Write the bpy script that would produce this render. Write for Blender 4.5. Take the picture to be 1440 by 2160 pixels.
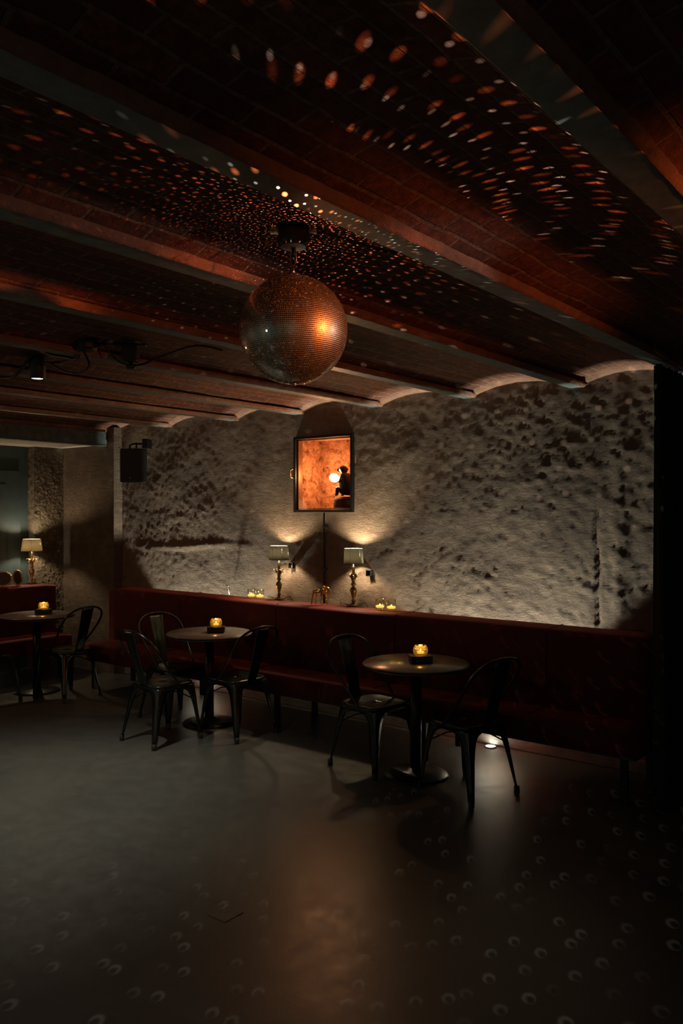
import bpy, bmesh, math, random
from mathutils import Vector, Matrix, noise
random.seed(7)
PI = math.pi
S = bpy.context.scene
C = S.collection
for o in list(bpy.data.objects):
    bpy.data.objects.remove(o, do_unlink=True)

# ------------------------------------------------------------------ camera
CH = 1.745
YAW = math.radians(38.1)
cd = bpy.data.cameras.new('camera'); cam = bpy.data.objects.new('camera', cd); C.objects.link(cam)
cd.sensor_fit = 'HORIZONTAL'; cd.sensor_width = 24.0; cd.lens = 1735/1440*24.0
cd.shift_y = 0.0; cd.clip_start = 0.05; cd.clip_end = 60
cam.location = (0, 0, CH); cam.rotation_euler = (PI/2, 0, YAW)
S.camera = cam
S.view_settings.view_transform = 'Standard'; S.view_settings.look = 'None'
S.view_settings.gamma = 1; S.view_settings.exposure = 0.0
S.view_settings.use_curve_mapping = False
cy = S.cycles
cy.use_denoising = True
cy.max_bounces = 7; cy.diffuse_bounces = 3; cy.glossy_bounces = 4; cy.transmission_bounces = 6
cy.transparent_max_bounces = 8
cy.sample_clamp_indirect = 2.0; cy.sample_clamp_direct = 0
cy.caustics_reflective = False; cy.caustics_refractive = False
cy.blur_glossy = 0.5

# ------------------------------------------------------------------ world
W = bpy.data.worlds.new('night'); S.world = W; W.use_nodes = True
W.node_tree.nodes['Background'].inputs[0].default_value = (0.10, 0.42, 0.38, 1)
W.node_tree.nodes['Background'].inputs[1].default_value = 0.045

# ------------------------------------------------------------------ lights
def light(name, kind, loc, energy, color, radius=0.03, **k):
    l = bpy.data.lights.new(name, kind); l.energy = energy; l.color = color
    if kind in ('POINT', 'SPOT'): l.shadow_soft_size = radius
    for a, b in k.items(): setattr(l, a, b)
    o = bpy.data.objects.new(name, l); C.objects.link(o); o.location = loc
    return o
def aim(o, to):
    o.rotation_euler = (Vector(to)-o.location).to_track_quat('-Z', 'Y').to_euler()

BALL = Vector((-1.89, 2.14, 2.375)); BR = 0.188
LA = Vector((0.973, 0.233, -0.01)).normalized()     # towards the orange spotlight
LB = Vector((0.784, 0.622, 0.0)).normalized()       # towards the white spotlight
ORANGE = (1.0, 0.21, 0.05)
o_sp = light('orange_spotlight', 'SPOT', BALL+LA*2.6, 110, ORANGE, 0.05, spot_size=math.radians(72), spot_blend=0.8)
aim(o_sp, BALL+Vector((0, 0.6, 0.05)))
o_sp.data.energy = 55
o_key = light('orange_spotlight_beam', 'SPOT', BALL+LA*2.6, 430, (1.0, .19, .035), 0.06, spot_size=math.radians(15), spot_blend=0.9)
aim(o_key, BALL)
for _p, _e in (((1.6, -1.8, 1.7), 14), ((-3.4, -2.4, 1.6), 14), ((-7.0, -1.5, 1.7), 12), ((-7.7, 2.3, 1.80), 12)):  # unseen warm fill lamps, added to lift the wall and ceiling
    light('unseen_fill_lamp', 'POINT', _p, _e, (1.0, .76, .60) if _p[0] > -7.2 else (1.0, .52, .27), .12)
w_sp = light('white_spotlight', 'SPOT', BALL+LB*2.6, 42, (1.0, .9, .8), 0.03, spot_size=math.radians(24), spot_blend=0.6)
aim(w_sp, BALL)
UPL = [(-2.90, 5.49, 1.0), (-6.0, 5.49, .75)]
for ux, uy, s in UPL:
    u = light('floor_uplight_lamp', 'SPOT', (ux, uy-.01, 0.095), 340*s, (1.0, .95, .74), 0.045, spot_size=math.radians(93), spot_blend=0.12)
    aim(u, (ux, uy-.01, 2))
u = light('floor_uplight_lamp', 'SPOT', (-8.31, 4.35, 0.03), 30, (1.0, .85, .65), 0.03, spot_size=math.radians(93), spot_blend=0.12)
aim(u, (-8.28, 4.35, 2))
DOWN = (-4.63, 2.85)
d = light('ceiling_downlight_lamp', 'SPOT', (DOWN[0], DOWN[1], 2.565), 135, (1.0, .92, .74), 0.03, spot_size=math.radians(85), spot_blend=0.9)
aim(d, (DOWN[0], DOWN[1], 0))
d = light('ceiling_downlight_lamp', 'SPOT', (-3.2, .4, 2.6), 22, (1.0, .88, .74), 0.05, spot_size=math.radians(120), spot_blend=1.0)  # second downlight out of view, added for general light
aim(d, (-3.2, .4, 0))

# ------------------------------------------------------------------ node helpers
class E:
    """tiny expression builder for math nodes"""
    nt = None
    def __init__(s, sock): s.s = sock
    @staticmethod
    def m(op, *a, clamp=False):
        n = E.nt.nodes.new('ShaderNodeMath'); n.operation = op; n.use_clamp = clamp
        for i, v in enumerate(a):
            if isinstance(v, E): E.nt.links.new(v.s, n.inputs[i])
            else: n.inputs[i].default_value = float(v)
        return E(n.outputs[0])
    def __add__(s, o): return E.m('ADD', s, o)
    __radd__ = __add__
    def __sub__(s, o): return E.m('SUBTRACT', s, o)
    def __rsub__(s, o): return E.m('SUBTRACT', o, s)
    def __mul__(s, o): return E.m('MULTIPLY', s, o)
    __rmul__ = __mul__
    def __truediv__(s, o): return E.m('DIVIDE', s, o)
    def __rtruediv__(s, o): return E.m('DIVIDE', o, s)

class M:
    def __init__(s, name):
        s.m = bpy.data.materials.new(name); s.m.use_nodes = True
        s.nt = s.m.node_tree; s.n = s.nt.nodes; s.b = s.n['Principled BSDF']
    def node(s, t, ins=None, **k):
        n = s.n.new(t)
        for a, b in k.items(): setattr(n, a, b)
        for a, b in (ins or {}).items():
            if hasattr(b, 'is_linked'): s.nt.links.new(b, n.inputs[a])
            else: n.inputs[a].default_value = b
        return n
    def link(s, a, b): s.nt.links.new(a, b)
    def coord(s, scale=(1, 1, 1), rot=(0, 0, 0), src='Object'):
        t = s.node('ShaderNodeTexCoord'); mp = s.node('ShaderNodeMapping')
        mp.inputs['Scale'].default_value = scale; mp.inputs['Rotation'].default_value = rot
        s.link(t.outputs[src], mp.inputs['Vector']); return mp.outputs[0]
    def noise(s, vec, scale, detail=6, rough=.6, dist=0):
        return s.node('ShaderNodeTexNoise', {'Vector': vec, 'Scale': scale, 'Detail': detail, 'Roughness': rough, 'Distortion': dist}).outputs[0]
    def ramp(s, fac, stops):
        r = s.node('ShaderNodeValToRGB', {'Fac': fac}); e = r.color_ramp.elements
        while len(e) < len(stops): e.new(.5)
        for el, (p, c) in zip(e, stops):
            el.position = p; el.color = (*c, 1) if len(c) == 3 else c
        return r.outputs[0]
    def bump(s, h, strength=.5, dist=.01, normal=None):
        b = s.node('ShaderNodeBump', {'Height': h, 'Strength': strength, 'Distance': dist})
        if normal: s.link(normal, b.inputs['Normal'])
        s.link(b.outputs[0], s.b.inputs['Normal']); return b.outputs[0]
    def set(s, **k):
        for a, v in k.items():
            i = s.b.inputs[a.replace('_', ' ')]
            if hasattr(v, 'is_linked'): s.link(v, i)
            elif isinstance(v, tuple): i.default_value = (*v, 1) if len(v) == 3 else v
            else: i.default_value = v
        return s
def mixc(m, fac, a, b, mode='MIX'):
    n = m.node('ShaderNodeMix', data_type='RGBA', blend_type=mode)
    for i, v in ((0, fac), (6, a), (7, b)):
        if hasattr(v, 'is_linked'): m.link(v, n.inputs[i])
        elif isinstance(v, tuple): n.inputs[i].default_value = (*v, 1)
        else: n.inputs[i].default_value = v
    return n.outputs[2]
def simple(name, col, rough=.5, metal=0, noise_amt=.25, nscale=30, bump=.1, **k):
    m = M(name); v = m.coord()
    nz = m.noise(v, nscale, 4)
    c = m.ramp(nz, [(.3, tuple(x*(1-noise_amt) for x in col)), (.7, tuple(min(1, x*(1+noise_amt)) for x in col))])
    m.set(Base_Color=c, Roughness=rough, Metallic=metal)
    if bump: m.bump(nz, bump, .002)
    for a, b in k.items(): m.set(**{a: b})
    return m.m
def emit(name, col, strength, base=(.02, .02, .02)):
    m = M(name); m.set(Base_Color=base, Emission_Color=col, Emission_Strength=strength, Roughness=.4)
    nz = m.noise(m.coord(), 40, 2); m.bump(nz, .05, .001)
    return m.m

# ------------------------------------------------------------------ materials
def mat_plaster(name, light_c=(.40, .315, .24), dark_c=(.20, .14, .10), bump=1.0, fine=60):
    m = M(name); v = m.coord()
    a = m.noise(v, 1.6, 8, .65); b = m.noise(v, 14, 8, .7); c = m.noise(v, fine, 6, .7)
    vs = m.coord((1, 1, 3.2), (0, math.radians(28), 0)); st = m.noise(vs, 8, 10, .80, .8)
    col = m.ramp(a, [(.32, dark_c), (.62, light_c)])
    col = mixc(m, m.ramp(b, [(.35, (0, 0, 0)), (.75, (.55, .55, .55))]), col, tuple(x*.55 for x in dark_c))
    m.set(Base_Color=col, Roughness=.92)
    h = m.node('ShaderNodeMath', {0: st, 1: b}, operation='ADD').outputs[0]
    h2 = m.node('ShaderNodeMath', {0: c, 1: .35}, operation='MULTIPLY').outputs[0]
    h3 = m.node('ShaderNodeMath', {0: h, 1: h2}, operation='ADD').outputs[0]
    m.bump(h3, 1.0*bump, .030)
    return m.m
M_wall = mat_plaster('rough_plaster')
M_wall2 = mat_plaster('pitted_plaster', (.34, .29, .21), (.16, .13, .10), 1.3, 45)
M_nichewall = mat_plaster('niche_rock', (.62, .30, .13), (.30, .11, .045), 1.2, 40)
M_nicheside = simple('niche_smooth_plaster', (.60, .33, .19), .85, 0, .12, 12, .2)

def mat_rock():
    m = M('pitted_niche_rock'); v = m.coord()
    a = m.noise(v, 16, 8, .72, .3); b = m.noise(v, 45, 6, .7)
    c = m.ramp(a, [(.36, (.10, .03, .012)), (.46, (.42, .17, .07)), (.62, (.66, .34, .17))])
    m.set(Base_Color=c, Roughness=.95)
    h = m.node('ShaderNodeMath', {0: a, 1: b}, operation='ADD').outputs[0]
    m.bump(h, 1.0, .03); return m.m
M_nichewall = mat_rock()
def mat_brick():
    m = M('vault_brick')
    uv = m.node('ShaderNodeTexCoord').outputs['UV']
    nz = m.node('ShaderNodeTexNoise', {'Vector': uv, 'Scale': 4.5, 'Detail': 4})
    sub = m.node('ShaderNodeVectorMath', {0: nz.outputs['Color'], 1: (.5, .5, .5)}, operation='SUBTRACT')
    sc = m.node('ShaderNodeVectorMath', {0: sub.outputs[0], 'Scale': .028}, operation='SCALE')
    ad = m.node('ShaderNodeVectorMath', {0: uv, 1: sc.outputs[0]}, operation='ADD').outputs[0]
    br = m.node('ShaderNodeTexBrick', {'Vector': ad, 'Color1': (.27, .085, .045, 1), 'Color2': (.13, .045, .028, 1), 'Mortar': (.31, .22, .165, 1),
                'Scale': 1, 'Mortar Size': .0075, 'Mortar Smooth': .35, 'Bias': -.1, 'Brick Width': .235, 'Row Height': .077})
    a = m.noise(uv, 26, 7, .7); b = m.noise(uv, 3, 5, .6)
    col = mixc(m, m.ramp(b, [(.35, (0, 0, 0)), (.75, (.5, .5, .5))]), br.outputs['Color'], (.12, .085, .068))
    col = mixc(m, m.ramp(a, [(.42, (.6, .6, .6)), (.6, (0, 0, 0))]), col, (.045, .022, .017))
    m.set(Base_Color=col, Roughness=.9)
    inv = m.node('ShaderNodeMath', {0: 1.0, 1: br.outputs['Fac']}, operation='SUBTRACT').outputs[0]
    h1 = m.node('ShaderNodeMath', {0: a, 1: 1.1}, operation='MULTIPLY').outputs[0]
    h = m.node('ShaderNodeMath', {0: inv, 1: h1}, operation='ADD').outputs[0]
    m.bump(h, .8, .012)
    return m.m
M_brick = mat_brick()
M_mortar = mat_plaster('mortar_ridge', (.62, .36, .26), (.34, .19, .13), 1.0, 50)
M_steel = simple('painted_steel_beam', (.12, .17, .18), .45, .15, .35, 18, .25)
M_blacksteel = simple('black_steel', (.012, .014, .014), .35, .5, .2, 30, .05)
def mat_floor():
    m = M('polished_concrete'); v = m.coord()
    a = m.noise(v, .9, 8, .65); b = m.noise(v, 9, 8, .7); c = m.noise(v, 70, 5, .7)
    col = m.ramp(a, [(.3, (.068, .078, .075)), (.7, (.118, .124, .114))])
    col = mixc(m, m.ramp(b, [(.4, (.35, .35, .35)), (.65, (0, 0, 0))]), col, (.06, .06, .056))
    r = m.ramp(b, [(.3, (.27, .27, .27)), (.7, (.40, .40, .40))])
    m.set(Base_Color=col, Roughness=r, Specular_IOR_Level=.55)
    h = m.node('ShaderNodeMath', {0: b, 1: c}, operation='ADD').outputs[0]
    m.bump(h, .12, .004)
    return m.m
M_floor = mat_floor()
def mat_velvet():
    m = M('red_velvet'); v = m.coord()
    vo = m.node('ShaderNodeTexVoronoi', {'Vector': v, 'Scale': 5.5, 'Randomness': .6})
    n1 = m.noise(v, 18, 5, .6, 1.2)
    f = m.ramp(vo.outputs['Distance'], [(.16, (1, 1, 1)), (.34, (0, 0, 0))])
    f2 = m.node('ShaderNodeMath', {0: f, 1: m.ramp(n1, [(.45, (0, 0, 0)), (.55, (1, 1, 1))])}, operation='MULTIPLY').outputs[0]
    col = mixc(m, f2, (.075, .007, .006), (.22, .033, .022))
    m.set(Base_Color=col, Roughness=.85, Sheen_Weight=.40, Sheen_Tint=(.8, .12, .08), Sheen_Roughness=.4)
    m.bump(m.noise(v, 220, 3), .25, .001)
    return m.m
M_velvet = mat_velvet()
M_chair = simple('dark_gunmetal', (.05, .058, .055), .27, .9, .3, 22, .06)
M_rubber = simple('black_rubber', (.012, .013, .013), .6, 0, .1, 40, .1)
M_tabletop = simple('table_laminate', (.30, .285, .265), .24, 0, .25, 60, .04)
M_tableedge = M_blacksteel
M_plastic = simple('black_plastic', (.010, .012, .012), .5, 0, .2, 40, .05)
M_curtain = simple('dark_velvet_curtain', (.008, .014, .013), .9, 0, .3, 20, .2)
M_brass = simple('aged_brass', (.72, .47, .18), .40, 1, .35, 40, .15)
M_darkbrass = simple('dark_bronze', (.26, .20, .11), .32, .9, .4, 40, .15)
M_gold = simple('polished_gold', (.85, .56, .18), .16, 1, .1, 20, .02)
M_black = simple('black_resin', (.030, .026, .022), .35, 0, .2, 50, .1)
M_blue = simple('dark_blue_door', (.030, .052, .060), .5, 0, .15, 10, .08)
M_alcove = simple('alcove_ceiling_plaster', (.42, .38, .31), .9, 0, .12, 10, .3)
M_wire = simple('wire', (.25, .2, .15), .35, .9, .1, 20, .02)
M_silver = simple('silver_plate', (.55, .55, .52), .3, 1, .1, 20, .02)
M_plinth = mat_plaster('concrete_plinth', (.34, .33, .29), (.2, .19, .165), .6, 70)

def mat_shade(name, col, trans):
    m = M(name); v = m.coord()
    nz = m.node('ShaderNodeTexNoise', {'Vector': m.coord((1, 1, 1)), 'Scale': 260, 'Detail': 2}).outputs[0]
    c = m.ramp(nz, [(.35, tuple(x*.7 for x in col)), (.65, col)])
    d = m.node('ShaderNodeBsdfDiffuse', {'Color': c}); t = m.node('ShaderNodeBsdfTranslucent', {'Color': c})
    mx = m.node('ShaderNodeMixShader', {0: trans, 1: d.outputs[0], 2: t.outputs[0]})
    m.link(mx.outputs[0], m.n['Material Output'].inputs[0]); return m.m
M_shade_dark = mat_shade('grey_linen_shade', (.21, .21, .18), .30)
M_shade_lit = mat_shade('cream_linen_shade', (.75, .68, .50), .55)
def mat_glass(name, tint=(1, 1, 1), spec=.25):
    # thin clear glass: lets light through and mirrors by angle
    m = M(name)
    nz = m.noise(m.coord(), 25, 2)
    bp = m.node('ShaderNodeBump', {'Height': nz, 'Strength': .05, 'Distance': .001})
    lw = m.node('ShaderNodeLayerWeight', {'Blend': .5, 'Normal': bp.outputs[0]})
    pw = m.node('ShaderNodeMath', {0: lw.outputs['Facing'], 1: 3.5}, operation='POWER')
    fr = m.node('ShaderNodeMath', {0: pw.outputs[0], 1: .7 if spec else .2, 2: .10 if spec else .004}, operation='MULTIPLY_ADD')
    t = m.node('ShaderNodeBsdfTransparent', {'Color': (*tint, 1)})
    g = m.node('ShaderNodeBsdfGlossy', {'Roughness': .04, 'Normal': bp.outputs[0]})
    mx = m.node('ShaderNodeMixShader', {0: fr.outputs[0], 1: t.outputs[0], 2: g.outputs[0]})
    m.link(mx.outputs[0], m.n['Material Output'].inputs[0]); return m.m
M_glass = mat_glass('clear_glass', (.92, .95, .92))
M_pane = mat_glass('pane_glass', (.97, .97, .97), 0)
M_votive = mat_glass('cut_glass', (.85, .78, .60))
_n = M_votive.node_tree; _o = _n.nodes['Material Output']; _s = _o.inputs[0].links[0].from_socket
_t = _n.nodes.new('ShaderNodeBsdfTranslucent'); _t.inputs[0].default_value = (.9, .72, .38, 1)
_m = _n.nodes.new('ShaderNodeMixShader'); _m.inputs[0].default_value = .12
_n.links.new(_s, _m.inputs[1]); _n.links.new(_t.outputs[0], _m.inputs[2]); _n.links.new(_m.outputs[0], _o.inputs[0])
M_lens = emit('uplight_lens', (1, .93, .78), 40)
M_lensdown = emit('downlight_lens', (1, .95, .85), 6)
M_bulb = emit('glowing_bulb', (1, .80, .58), 22)
M_flame = emit('candle_flame', (1, .50, .10), 14)
M_glowwax = emit('lit_amber_wax', (1, .50, .09), 1.8, (.5, .3, .05))
def mat_mirror():
    m = M('mirror_facet')
    g = m.node('ShaderNodeBsdfGlossy', {'Color': (.74, .66, .60, 1), 'Roughness': .02})
    g2 = m.node('ShaderNodeBsdfGlossy', {'Color': (.50, .42, .37, 1), 'Roughness': .36})
    mx = m.node('ShaderNodeMixShader', {0: .34, 1: g.outputs[0], 2: g2.outputs[0]})
    m.link(mx.outputs[0], m.n['Material Output'].inputs[0]); return m.m
M_mirror = mat_mirror()
M_grout = simple('gold_tile_edge', (1.0, .80, .55), .50, 1, .2, 60, .0)

# ------------------------------------------------------------------ mesh helpers
def add(bm, vs, fs, smooth=False):
    v = [bm.verts.new(p) for p in vs]; out = []
    for f in fs:
        try:
            q = bm.faces.new([v[i] for i in f]); q.smooth = smooth; out.append(q)
        except ValueError: pass
    return out
def box(bm, x0, x1, y0, y1, z0, z1, mt=None):
    vs = [(x, y, z) for z in (z0, z1) for y in (y0, y1) for x in (x0, x1)]
    if mt: vs = [mt @ Vector(p) for p in vs]
    add(bm, vs, [(0, 2, 3, 1), (4, 5, 7, 6), (0, 1, 5, 4), (2, 6, 7, 3), (0, 4, 6, 2), (1, 3, 7, 5)])
def lathe(bm, prof, seg=24, c=(0, 0, 0), mt=None, mod=None):
    rings = []
    for (r, z) in prof:
        ring = []
        for i in range(seg):
            a = 2*PI*i/seg; rr = r*(mod(a, z) if mod else 1)
            p = Vector((c[0]+rr*math.cos(a), c[1]+rr*math.sin(a), c[2]+z))
            if mt: p = mt @ p
            ring.append(bm.verts.new(p))
        rings.append(ring)
    for a, b in zip(rings, rings[1:]):
        for i in range(seg):
            j = (i+1) % seg
            f = bm.faces.new((a[i], a[j], b[j], b[i])); f.smooth = True
    for ring, r0 in ((rings[0], prof[0][0]), (rings[-1], prof[-1][0])):
        if r0 > 1e-4:
            try: bm.faces.new(ring if ring is rings[-1] else list(reversed(ring)))
            except ValueError: pass
def tube(bm, pts, r, seg=8, closed=False):
    pts = [Vector(p) for p in pts]; n = len(pts); rings = []
    rr = r if isinstance(r, (list, tuple)) else [r]*n
    up = Vector((0, 0, 1)); prev = None
    for i, p in enumerate(pts):
        if closed: t = pts[(i+1) % n]-pts[i-1]
        else: t = pts[min(i+1, n-1)]-pts[max(i-1, 0)]
        t.normalize()
        if prev is None:
            s = t.cross(up)
            if s.length < .05: s = t.cross(Vector((1, 0, 0)))
        else: s = prev-t*prev.dot(t)
        s.normalize(); prev = s; q = t.cross(s)
        rings.append([bm.verts.new(p+(s*math.cos(2*PI*k/seg)+q*math.sin(2*PI*k/seg))*rr[i]) for k in range(seg)])
    rng = range(n) if closed else range(n-1)
    for i in rng:
        a, b = rings[i], rings[(i+1) % n]
        for k in range(seg):
            j = (k+1) % seg
            f = bm.faces.new((a[k], a[j], b[j], b[k])); f.smooth = True
    if not closed:
        bm.faces.new(list(reversed(rings[0]))); bm.faces.new(rings[-1])
def catmull(P, n=8, closed=False):
    P = [Vector(p) for p in P]; out = []; L = len(P)
    for i in range(L if closed else L-1):
        g = (lambda k: P[k % L]) if closed else (lambda k: P[max(0, min(L-1, k))])
        p0, p1, p2, p3 = g(i-1), g(i), g(i+1), g(i+2)
        for k in range(n):
            t = k/n
            out.append(.5*((2*p1)+(p2-p0)*t+(2*p0-5*p1+4*p2-p3)*t*t+(3*p1-p0-3*p2+p3)*t**3))
    if not closed: out.append(P[-1])
    return out
def obj(name, bm, mat, parent=None, bevel=0, recalc=True):
    if recalc: bmesh.ops.recalc_face_normals(bm, faces=bm.faces)
    me = bpy.data.meshes.new(name); bm.to_mesh(me); bm.free()
    o = bpy.data.objects.new(name, me); C.objects.link(o)
    for m in (mat if isinstance(mat, (list, tuple)) else [mat]): me.materials.append(m)
    if parent: o.parent = parent
    if bevel:
        md = o.modifiers.new('bevel', 'BEVEL'); md.width = bevel; md.segments = 2; md.limit_method = 'ANGLE'
    return o
def tag(o, label, cat, group=None):
    o['label'] = label; o['category'] = cat
    if group: o['group'] = group
    return o
def thing(name, label, cat, loc=(0, 0, 0), rz=0, group=None):
    o = bpy.data.objects.new(name, None); C.objects.link(o); o.empty_display_size = .1
    o.location = loc; o.rotation_euler = (0, 0, rz); return tag(o, label, cat, group)
def struct(name, bm, mat, **k):
    o = obj(name, bm, mat, **k); o['kind'] = 'structure'; return o
def dup(root, loc, rz, label, group=None):
    r = root.copy(); C.objects.link(r); r.location = loc; r.rotation_euler = (0, 0, rz); r['label'] = label
    if group: r['group'] = group
    for ch in list(root.children):
        c = ch.copy(); C.objects.link(c); c.parent = r
        for g in list(ch.children):
            q = g.copy(); C.objects.link(q); q.parent = c
    return r
def skin(name, V, Ed, R, mat, parent=None, sub=2, root=0):
    me = bpy.data.meshes.new(name); me.from_pydata([tuple(v) for v in V], Ed, []); me.update()
    o = bpy.data.objects.new(name, me); C.objects.link(o)
    sk = o.modifiers.new('skin', 'SKIN'); sv = me.skin_vertices[0].data if me.skin_vertices else None
    if sv is None:
        bpy.context.view_layer.objects.active = o; bpy.ops.mesh.customdata_skin_add(); sv = me.skin_vertices[0].data
    for i, r in enumerate(R): sv[i].radius = (r, r) if not isinstance(r, tuple) else r
    for i in range(len(R)): sv[i].use_root = (i == root)
    sk.use_smooth_shade = True
    sb = o.modifiers.new('sub', 'SUBSURF'); sb.levels = sub; sb.render_levels = sub
    me.materials.append(mat)
    if parent: o.parent = parent
    return o
def fbm(x, y, z=0, o=5, h=.6):
    s = 0; a = 1; f = 1; t = 0
    for i in range(o):
        s += a*noise.noise(Vector((x*f, y*f, z+i*7.3))); t += a; a *= h; f *= 2
    return s/t

# ------------------------------------------------------------------ the room
YW = 5.58                # back wall
ZB = 2.62                # underside of the beams
BEAMS = [1.85, .97, .10, -.71, -1.51, -2.27, -3.13, -4.0, -4.86, -5.68, -6.645, -7.56]
NX0, NX1, NZ0, NZ1 = -4.885, -4.246, 1.755, 2.405    # niche opening
XC = -7.41               # where the back wall ends at the left corner

bm = bmesh.new(); box(bm, -9.2, 3.2, -3.6, 6.2, -.12, 0)
struct('floor', bm, M_floor)

# brick vaults between the beams, one shell
def vault_z(x):
    for a, b in zip(BEAMS, BEAMS[1:]):
        if b <= x <= a:
            t = (x-b)/(a-b); q = abs(2*t-1); return ZB+.020+.092*(1-q**2.2)
    return ZB+.020
bm = bmesh.new(); uvl = bm.loops.layers.uv.new('UVMap')
ys = [-3.6+i*.06 for i in range(int((YW+.04+3.6)/.06)+1)] + [YW+.06]
xs = []
for a, b in zip(BEAMS, BEAMS[1:]):
    n = 18
    xs += [a+(b-a)*i/n for i in range(n)]
xs.append(BEAMS[-1])
grid = []
for x in xs:
    z = vault_z(x)
    grid.append([bm.verts.new((x, y, z+.010*fbm(x*3, y*1.4, 3, 3)+.004*fbm(x*22, y*14, 9, 2))) for y in ys])
for i in range(len(xs)-1):
    for j in range(len(ys)-1):
        f = bm.faces.new((grid[i][j], grid[i][j+1], grid[i+1][j+1], grid[i+1][j])); f.smooth = True
        for lp in f.loops: lp[uvl].uv = (lp.vert.co.y, lp.vert.co.x*1.03)
ceil = struct('ceiling', bm, M_brick, recalc=False)
md = ceil.modifiers.new('thick', 'SOLIDIFY'); md.thickness = .12; md.offset = 1
# steel beams with the rough mortar bedding along their right edge
names = ['second steel beam to the right of the frame', 'steel beam outside the right edge of the frame', 'first steel beam beyond the right frame edge',
         'wide dark steel ceiling beam crossing the top right corner, nearest of all the beams',
         'steel ceiling beam passing just right of the mirror ball, its edge lit bright orange',
         'steel ceiling beam passing just behind and left of the mirror ball',
         'pale edged steel ceiling beam ending over the grey lit wall, second beam behind the mirror ball',
         'steel ceiling beam that meets the wall just right of the glowing niche',
         'steel ceiling beam that meets the wall directly above the left edge of the glowing niche',
         'thin distant steel ceiling beam meeting the wall midway between niche and loudspeaker',
         'most distant of the thin steel ceiling beams, meeting the wall by the loudspeaker']
for k, bx in enumerate(BEAMS[:-1]):
    if k < 2: continue
    bm = bmesh.new(); w = .050
    box(bm, bx-w, bx+w, -3.6, YW+.05, ZB, ZB+.012); box(bm, bx-.006, bx+.006, -3.6, YW+.05, ZB+.011, ZB+.05)
    if k == 2:
        bm2 = bm; o = struct('trim_1', bm2, M_steel, bevel=.002); continue
    b = thing('steel_beam', names[k], 'beam', (0, 0, 0), 0, None)
    obj('flange', bm, M_steel, b, bevel=.002)
    bm = bmesh.new(); n = 640; rows = []
    for i in range(n+1):
        y = -3.5+(YW+3.5)*i/n
        q = fbm(bx*5, y*4.5, 1, 4); q2 = fbm(bx*5+40, y*11, 5, 3)
        wd = max(.004, .013+.016*q+.010*q2); gap = 1 if q2 < .33 else .2
        q3 = fbm(bx*5+80, y*19, 2, 4, .7)
        prof = [(w-.010, ZB+.004), (w+.002+.004*q2, ZB-.004*gap+.004*q3), (w+wd*.6, ZB+.004+.022*q3), (w+wd*gap+.004+.012*q3, ZB+.014+.012*q2), (w+wd*.7+.010, ZB+.030)]
        rows.append([bm.verts.new((bx+a, y, zz)) for a, zz in prof])
    for r0, r1 in zip(rows, rows[1:]):
        for i in range(4):
            f = bm.faces.new((r0[i], r0[i+1], r1[i+1], r1[i])); f.smooth = True
    mo = obj('mortar_bedding', bm, M_mortar, b)
    bm = bmesh.new(); rows = []
    for i in range(n+1):
        y = -3.5+(YW+3.5)*i/n; q = fbm(bx*5+9, y*5, 1, 4)
        prof = [(-w+.010, ZB+.004), (-w-.002, ZB+.004), (-w-.010-.008*q, ZB+.012), (-w-.02, ZB+.03)]
        rows.append([bm.verts.new((bx+a, y, zz)) for a, zz in prof])
    for r0, r1 in zip(rows, rows[1:]):
        for i in range(3):
            f = bm.faces.new((r0[i], r0[i+1], r1[i+1], r1[i])); f.smooth = True
    obj('mortar_bedding', bm, M_mortar, b)

# back wall of rough plaster
def wall_d(x, z):
    """outward relief (towards -y) of the back wall"""
    m = .5+.5*fbm(x*.8+3, z*.9, 11, 3)*2
    m = max(0.15, min(1, m))
    calm = math.exp(-(((x+4.9)/1.3)**2))*(1 if z < 1.9 else .6)      # trowelled smooth around the table lamps
    calm = min(1, calm)
    u = x*math.cos(.45)-z*math.sin(.45); v = x*math.sin(.45)+z*math.cos(.45)
    d = .016*fbm(x*1.3, z*1.3, 0, 3)
    rough = .0055*abs(fbm(u*3.6, v*6.5, 4, 6, .75))*2+.008*fbm(u*8, v*19, 8, 4, .78)+.003*fbm(x*31, z*33, 5, 2)
    d += rough*(1-.7*calm)*(.45+.75*m)*(.8 if x > -2.0 else .8+.35*min(1, (-2.0-x)/.9))
    if z < 1.2: d *= .8
    d += .030*math.exp(-((x+4.6)/.75)**4)*math.exp(-((z-1.1)/.55)**4)
    # knocked-out sockets beside the lamps
    for (sx, sz, r) in ((-5.0, 1.245, .055), (-4.11, 1.215, .055)):
        q = math.hypot(x-sx, z-(sz-.03))
        if q < r*2.4: d -= .035*max(0, 1-(q/(r*1.5))**2)-.010*fbm(x*40, z*40, 2, 3)*(q < r*2.2)
    # long ridge left of the lamps
    if x < -5.3: d += 0.009*math.exp(-((z-1.40-.03*math.sin(x*3)-.02*fbm(x*4, 0, 1, 3))/.03)**2)*math.exp(-((x+6.3)/.8)**2)
    # vertical chase on the right
    d -= .006*math.exp(-((x+2.12+.05*fbm(0, z*4, 1, 4))/.010)**2)*(z < 1.75+.2*fbm(x*5, z))
    d += .007*math.exp(-((x+1.98)/.05)**2)*(.5+fbm(x*20, z*9, 3, 3))
    return d
bm = bmesh.new()
gx = sorted(set([XC+i*.0185 for i in range(int((3.2-XC)/.0185)+1) if XC+i*.0185 < -1.2]+[NX0, NX1, -1.2, 0, 1, 2, 3.2]))
gz = sorted(set([i*.019 for i in range(int(2.78/.019)+1)]+[NZ0, NZ1]))
gx = [g for i, g in enumerate(gx) if i == 0 or g-gx[i-1] > .002 or g in (NX0, NX1)]
vv = {}
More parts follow.
